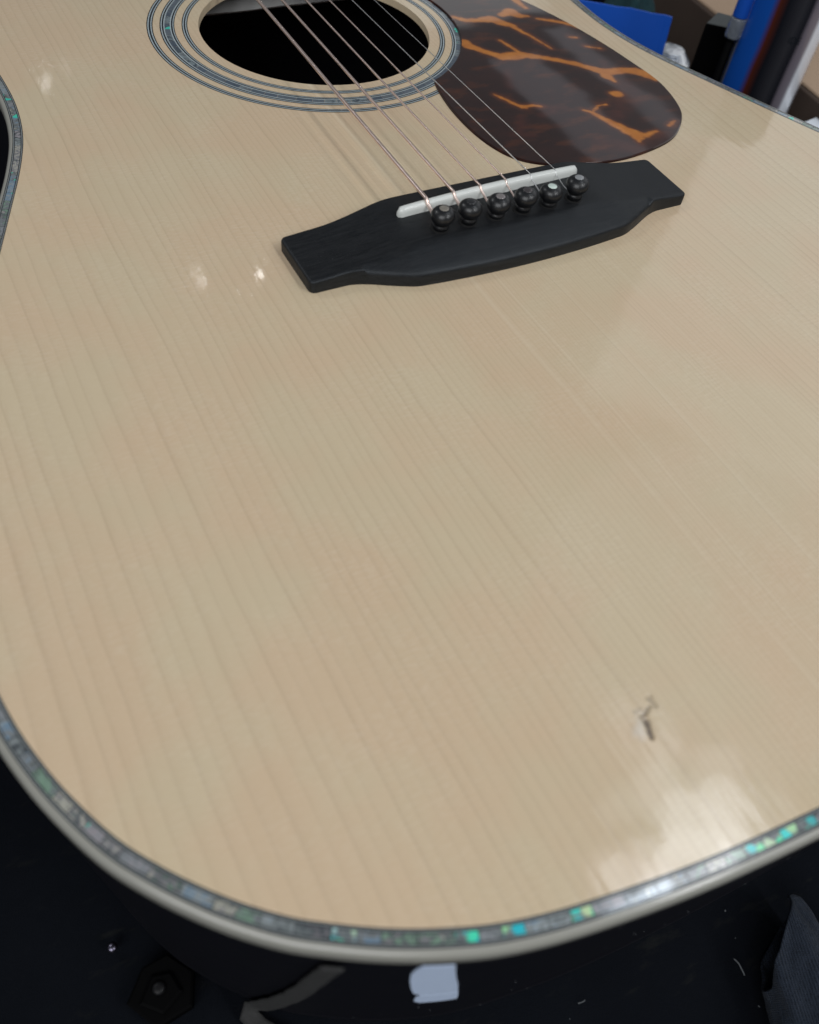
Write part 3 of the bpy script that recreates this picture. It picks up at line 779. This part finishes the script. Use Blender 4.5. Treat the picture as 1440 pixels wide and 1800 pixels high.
# grey strap running down the side onto the bench
V = []; F = []
pth = [(-148.5, -8), (-151, -25), (-153.8, -46), (-157, -66), (-161, -88), (-164.8, -108)]
wd = [4.0, 4.2, 4.6, 4.6, 5.0, 5.2]
for (s, z), w_ in zip(catmull(pth, False, 4), [wd[min(5, i//4)] for i in range(21)]):
    for k in range(5): V.append(side_pt(s-w_/2+w_*k/4+0.4*noise.noise((z*0.15, k, 0)), z, 0.9+0.25*noise.noise((z*.1, k*.5, 3))))
lx, ly, lz = V[-3]
for (bx, by) in ((-168, -182.5), (-166.5, -186.5), (-162.5, -191.5), (-159, -197.5), (-157, -205)):
    for k in range(5):
        u = (k-2)*1.4; V.append((bx+u, by-abs(u)*0.1, -117.6+0.25*noise.noise((bx, k, 1))))
rows = len(V)//5
for r_ in range(rows-1):
    for k in range(4): F.append((r_*5+k, r_*5+k+1, (r_+1)*5+k+1, (r_+1)*5+k))
st = make("cloth_strap", V, F, M['strap'], smooth=True)
st.modifiers.new("thick", 'SOLIDIFY').thickness = 0.0006
top(st, "frayed grey cloth strap hanging from the guitar tail down onto the bench", "strap")
# black clip lying on the bench, lower left
clip = new_empty("plastic_clip", (-188, -166, -118), "black plastic clip with a hexagonal frame lying on the bench below the tail", "clip")
def prism(pl, z0, z1, shrink=0.9):
    n = len(pl); c = [sum(p[k] for p in pl)/n for k in (0, 1)]
    V = [(x, y, z0) for x, y in pl]+[(x, y, z1-0.6) for x, y in pl]+[(c[0]+(x-c[0])*shrink, c[1]+(y-c[1])*shrink, z1) for x, y in pl]
    F = []
    for r_ in (0, 1):
        for k in range(n): F.append((r_*n+k, r_*n+(k+1) % n, (r_+1)*n+(k+1) % n, (r_+1)*n+k))
    F.append(tuple(range(2*n, 3*n))); F.append(tuple(range(n))[::-1]); return V, F
hexa = [(-199, -165), (-192, -157.5), (-184, -157), (-178.5, -165), (-182, -174), (-193, -175)]
V, F = prism(hexa, -118.3, -113, 0.92); make("clip_frame", V, F, M['blackplastic'], clip)
V, F = prism([(-195.5, -167), (-190, -161), (-184.5, -162.5), (-183, -169), (-190, -172.5)], -113.2, -111.6, 0.85); make("clip_lever", V, F, M['blackplastic'], clip)
V, F = lathe([(1.9, -0.4), (1.9, 0.7), (1.4, 1.2), (0.5, 1.3)], 20, (-189, -165.5, -111.5)); make("rivet", V, F, plain("dull_rivet", (0.008, 0.008, 0.009), 0.45, spec=0.2), clip, smooth=True)
V, F = lathe([(0.9, 0), (1.6, 2.2), (1.6, 2.8), (0.9, 3.4), (0.25, 3.5)], 16, (-198.6, -147.5, -118.3)); s = make("screw", V, F, M['screw'], smooth=True)
top(s, "tiny bright screw standing on the bench left of the black clip", "screw")

# knit glove cuff on the bench at the right
def knit_cuff():
    D = Vector((-0.50, -0.866, 0)).normalized(); S = Vector((0.866, -0.50, 0)); A = Vector((-1.2, -230.5, 0))
    V = []; F = []; UV = []
    nr_, nt = 70, 84
    for layer in (0, 1):
        for i in range(nr_):
            t = i/(nr_-1)
            for k in range(nt):
                a = 2*math.pi*k/nt
                L0 = 27*((1-math.cos(a))/2)**2.2-3.0*math.sin(a)
                L = L0+t*(64-L0)
                taper = 0.55+0.45*sm(-4, 12, L)
                ry = (10.5+0.10*L)*taper; rz = (8.0+0.05*L)*taper
                ry += 3.0*max(0, -math.sin(a))*max(0, -math.cos(a))
                if layer: ry -= 1.1; rz -= 1.1
                w1 = 2.2*noise.noise((math.cos(a)*1.6, math.sin(a)*1.6, L*0.05+2))+0.8*noise.noise((math.cos(a)*2.6, math.sin(a)*2.6, L*0.16))+0.35*noise.noise((math.cos(a)*5, math.sin(a)*5, L*0.2))
                edge = 0.25*noise.noise((a*9, 1.0, layer))*(1-t)
                p = A+D*(L+edge)+S*((ry+w1)*math.cos(a)+1.5+0.08*L+0.0016*L*L)
                V.append((p.x, p.y, max(-118.0+0.6*layer, -109.5+(rz+w1)*math.sin(a)))); UV.append((L/64, k/nt))
    o1 = nr_*nt
    for i in range(nr_-1):
        for k in range(nt):
            j = (k+1) % nt
            F.append((i*nt+k, i*nt+j, (i+1)*nt+j, (i+1)*nt+k)); F.append((o1+i*nt+k, o1+(i+1)*nt+k, o1+(i+1)*nt+j, o1+i*nt+j))
    for k in range(nt):
        j = (k+1) % nt; F.append((k, o1+k, o1+j, j))
    o = make("knit_cuff", V, F, M['knit'], smooth=True)
    uv = o.data.uv_layers.new(name="UVMap")
    for l in o.data.loops: uv.data[l.index].uv = UV[l.vertex_index]
    bm = bmesh.new(); bm.from_mesh(o.data); bmesh.ops.recalc_face_normals(bm, faces=bm.faces[:]); bm.to_mesh(o.data); bm.free()
    top(o, "dark navy knitted cuff lying open on the bench beside the guitar tail", "glove")
knit_cuff()
# lint threads and dust specks
V = []; F = []
def addm(VF):
    o_ = len(V); V.extend(VF[0]); F.extend(tuple(i+o_ for i in f) for f in VF[1])
for path, r in (([(-21.5, -238.6, -117.6), (-21.2, -240.5, -117.2), (-21.6, -244, -117.5)], 0.22), ([(-8, -245, -117.3), (-8.5, -247, -116.8), (-8.1, -249, -117.3)], 0.12),
                ([(-75.5, -226, -117.7), (-74, -226.3, -117.4), (-73, -226.2, -117.6)], 0.15)):
    addm(tube(catmull(path, False, 4), r, 6))
for k in range(60):
    x = random.uniform(-200, 20); y = random.uniform(-275, -150)
    if inside((x, y), [tuple(p) for p in out]): continue
    r = random.choice((0.08, 0.1, 0.12, 0.2)); addm(tube([(x, y, -118.1), (x+r*random.uniform(-2, 2), y+r*2, -117.9+r)], r, 4))
for k in range(25):
    s = random.uniform(-150, 20); z = random.uniform(-105, -12)
    p = side_pt(s, z, 0.05); r = random.choice((0.06, 0.09, 0.12)); addm(tube([p, (p[0], p[1]-r*2, p[2]+r*2)], r, 4))
d = make("lint", V, F, M['dust']); d["kind"] = "stuff"; d["label"] = "pale dust specks and lint on the black bench cloth"

# ------------------------------------------------------------------ things behind the treble side
# cardboard carton
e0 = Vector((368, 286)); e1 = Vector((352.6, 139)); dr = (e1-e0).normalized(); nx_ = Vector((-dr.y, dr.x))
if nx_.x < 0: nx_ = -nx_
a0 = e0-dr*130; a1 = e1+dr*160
carton = new_empty("cardboard_box", (460, 200, -118), "cardboard carton, shade painted into its dark body, behind the metal can and black box", "box")
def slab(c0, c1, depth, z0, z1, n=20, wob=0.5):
    V = []; F = []
    pr = [(0, z0), (0, z1-1.0), (0.4, z1-0.25), (1.2, z1), (depth, z1), (depth, z0)]
    for i in range(n+1):
        p = c0.lerp(c1, i/n)
        for d_, z in pr:
            q = p+nx_*d_; V.append((q.x, q.y, z+(wob*noise.noise((q.x*.03, q.y*.03, 0)) if z > z0 else 0)))
    m2 = len(pr)
    for i in range(n):
        for k in range(m2-1): F.append((i*m2+k, i*m2+k+1, (i+1)*m2+k+1, (i+1)*m2+k))
    F.append(tuple(range(m2))); F.append(tuple(n*m2+k for k in range(m2))[::-1])
    return V, F
V, F = slab(a0, a1, 260, -118.5, -76.5); make("carton_body", V, F, plain("carton_painted_shade", (0.07, 0.05, 0.04), 0.8, spec=0.2, vscale=30), carton)  # body colour darkened to stand in for shade on the carton
V, F = slab(a0+nx_*3, a1+nx_*3, 120, -76.2, -74.5, wob=0.8); make("carton_flap", V, F, M['cardboard'], carton)
# blue plastic panel
A = Vector((280.0, 217.3)); B = Vector((235.2, 252.5)); dr = (B-A).normalized(); nn = Vector((dr.y, -dr.x))
if nn.dot(Vector((1, 1))) < 0: nn = -nn
V = []; F = []
nb = 24
for i in range(nb+1):
    s = i/nb*110; p = A+dr*s
    cv = -1.8*math.exp(-s/5.0)                                  # edge curls back a little at its right end
    zt = -50.6+0.35*noise.noise((s*0.12, 0, 0))+1.1*math.exp(-((s-26)/7)**2)*0.4-(0.9*math.exp(-s/3.0))
    for d_, z in ((0, -118.4), (0, zt), (1.4, zt), (1.4, -118.4)):
        q = p+nn*(d_-cv); lean = (z+50)*0.10
        V.append((q.x+dr.x*lean*0.6, q.y+dr.y*lean*0.6, z))
for i in range(nb):
    for k in range(3): F.append((i*4+k, i*4+k+1, (i+1)*4+k+1, (i+1)*4+k))
F.append((0, 1, 2, 3)); F.append(tuple(nb*4+k for k in (3, 2, 1, 0)))
o = make("blue_board", V, F, M['blue'])
top(o, "bright blue plastic board standing upright behind the guitar waist", "board")
# teal rag heap behind the panel
def heap(c, rx, ry, z0, h, n=26, seed=0.0):
    V = []; F = []
    for i in range(n+1):
        t = i/n; 
        for k in range(n):
            a = 2*math.pi*k/n; r = math.sin(t*math.pi/2)
            f = 1+0.35*noise.noise((math.cos(a)*2+seed, math.sin(a)*2, t*3))
            V.append((c[0]+rx*r*f*math.cos(a), c[1]+ry*r*f*math.sin(a), z0+h*math.cos(t*math.pi/2)*(1+0.25*noise.noise((a, t*3, seed)))))
    for i in range(n):
        for k in range(n): F.append((i*n+k, i*n+(k+1) % n, (i+1)*n+(k+1) % n, (i+1)*n+k))
    return V, F
V, F = heap((282, 262), 32, 22, -118.4, 66, seed=3); o = make("rag", V, F, M['teal'], smooth=True)
top(o, "dark teal rag bunched up behind the blue board", "rag")
# clear plastic lid
lid = new_empty("clear_lid", (314, 243, -118), "clear ribbed plastic lid between the blue board and the black box", "plastic_lid")
prof = [(0.5, 9.0), (9, 9.0)]
for k in range(9): prof += [(9.6+k*0.75, 8.8-k*0.85), (10.1+k*0.75, 8.7-k*0.85)]
prof += [(16.5, 0.4), (16.5, -20), (16.0, -20), (15.6, -0.4)]
V, F = lathe(prof, 40, (314, 243, -93)); make("lid_body", V, F, M['clear'], lid, smooth=True)
V, F = lathe([(17.2, -118.3), (17.2, -113.5), (16.4, -113)], 40, (314, 243, 0)); make("lid_rim", V, F, M['clear'], lid, smooth=True)
# black box
bxp = [(285.3, 193.2), (299.5, 179.7), (311.9, 195.7), (304.6, 204.5)]
V, F = prism(bxp, -118.4, -45, 0.95); o = make("black_box", V, F, M['blackplastic'])
o.data.materials.append(plain("dark_lid", (0.035, 0.045, 0.045), 0.4)); o.data.polygons[8].material_index = 1
top(o, "small upright black box standing beside the tall metal can", "box")
# metal can
can = new_empty("metal_can", (303.5, 151.5, -118), "tall shiny metal can standing behind the guitar, blue, dark and white reflections painted on", "can")
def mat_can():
    m = NT("can_painted_reflections"); v = m.obj((1000, 1000, 1000))
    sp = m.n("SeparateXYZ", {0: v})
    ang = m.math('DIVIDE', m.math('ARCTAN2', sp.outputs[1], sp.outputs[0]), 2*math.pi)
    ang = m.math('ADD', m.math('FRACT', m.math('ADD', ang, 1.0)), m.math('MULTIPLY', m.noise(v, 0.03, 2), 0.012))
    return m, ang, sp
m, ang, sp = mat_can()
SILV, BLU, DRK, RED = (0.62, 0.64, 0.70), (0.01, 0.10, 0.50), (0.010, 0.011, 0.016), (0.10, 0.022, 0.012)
stops = [(0.0, SILV), (0.445, SILV), (0.462, BLU), (0.55, BLU), (0.575, RED), (0.605, DRK), (0.66, (0.035, 0.035, 0.042)), (0.69, DRK), (0.705, (0.16, 0.14, 0.17)), (0.735, (0.22, 0.20, 0.24)), (0.752, (0.88, 0.92, 1.0)), (0.80, (0.88, 0.92, 1.0)), (0.825, SILV), (1.0, SILV)]  # surrounding reflections and a white highlight painted as colour bands
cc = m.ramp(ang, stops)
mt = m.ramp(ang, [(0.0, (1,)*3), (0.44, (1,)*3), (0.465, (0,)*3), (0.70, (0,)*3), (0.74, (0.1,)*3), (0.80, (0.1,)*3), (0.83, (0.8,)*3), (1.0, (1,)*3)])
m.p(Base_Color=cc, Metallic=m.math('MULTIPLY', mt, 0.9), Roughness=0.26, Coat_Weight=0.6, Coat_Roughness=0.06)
CAN_TXT = (math.radians(233), -31.5)
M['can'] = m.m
CR = 24.5; CX, CY = 303.5, 151.5
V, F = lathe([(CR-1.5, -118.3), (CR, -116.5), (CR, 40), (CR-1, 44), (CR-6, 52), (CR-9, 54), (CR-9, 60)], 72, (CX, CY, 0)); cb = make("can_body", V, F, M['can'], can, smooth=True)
V, F = lathe([(CR-8, 60), (CR-7.5, 61), (CR-7.5, 92), (CR-9, 95), (2, 95.5)], 48, (CX, CY, 0)); make("can_cap", V, F, M['blackplastic'], can, smooth=True)
def text_on_can(txt, ang0, z0, size, mat):
    cu = bpy.data.curves.new("lettering", 'FONT'); cu.body = txt; cu.size = size*MM; cu.align_x = 'LEFT'
    to = bpy.data.objects.new("lettering", cu); COL.objects.link(to)
    bpy.context.view_layer.update()
    me = bpy.data.meshes.new_from_object(to.evaluated_get(bpy.context.evaluated_depsgraph_get()))
    bpy.data.objects.remove(to)
    V = []
    for v in me.vertices:
        a = ang0+v.co.x/MM/CR; V.append((CX+(CR+0.08)*math.cos(a), CY+(CR+0.08)*math.sin(a), z0+v.co.y/MM))
    o = make("lettering", V, [tuple(p.vertices) for p in me.polygons], mat, can)
    return o
text_on_can("IDE", CAN_TXT[0], CAN_TXT[1], 5.2, M['black'])
# blue tube with a clear end next to the can
tb = new_empty("marker_tube", (290, 178, -118), "slim blue tube with a translucent collar standing against the metal can", "tube")
V, F = lathe([(2.2, -118.3), (2.4, -117.8), (2.4, -24)], 32, (279, 163.5, 0)); make("tube_body", V, F, M['blackplastic'], tb, smooth=True)
V, F = lathe([(4.9, -40), (5.2, -39), (5.2, -30), (4.9, -29.2)], 32, (279, 163.5, 0)); make("tube_collar", V, F, M['clear'], tb, smooth=True)
V, F = lathe([(4.5, -28.8), (4.7, -28.4), (4.6, 14), (4.0, 16), (0.5, 16.3)], 32, (279, 163.5, 0)); make("tube_barrel", V, F, M['blue'], tb, smooth=True)
# white sheet
V, F = prism([(337.5, 131.5), (330, 100), (348, 96), (351.5, 134)], -118.4, -84, 0.98); o = make("paper_stack", V, F, M['sheet'])
top(o, "small white paper stack at the right behind the guitar edge", "paper")
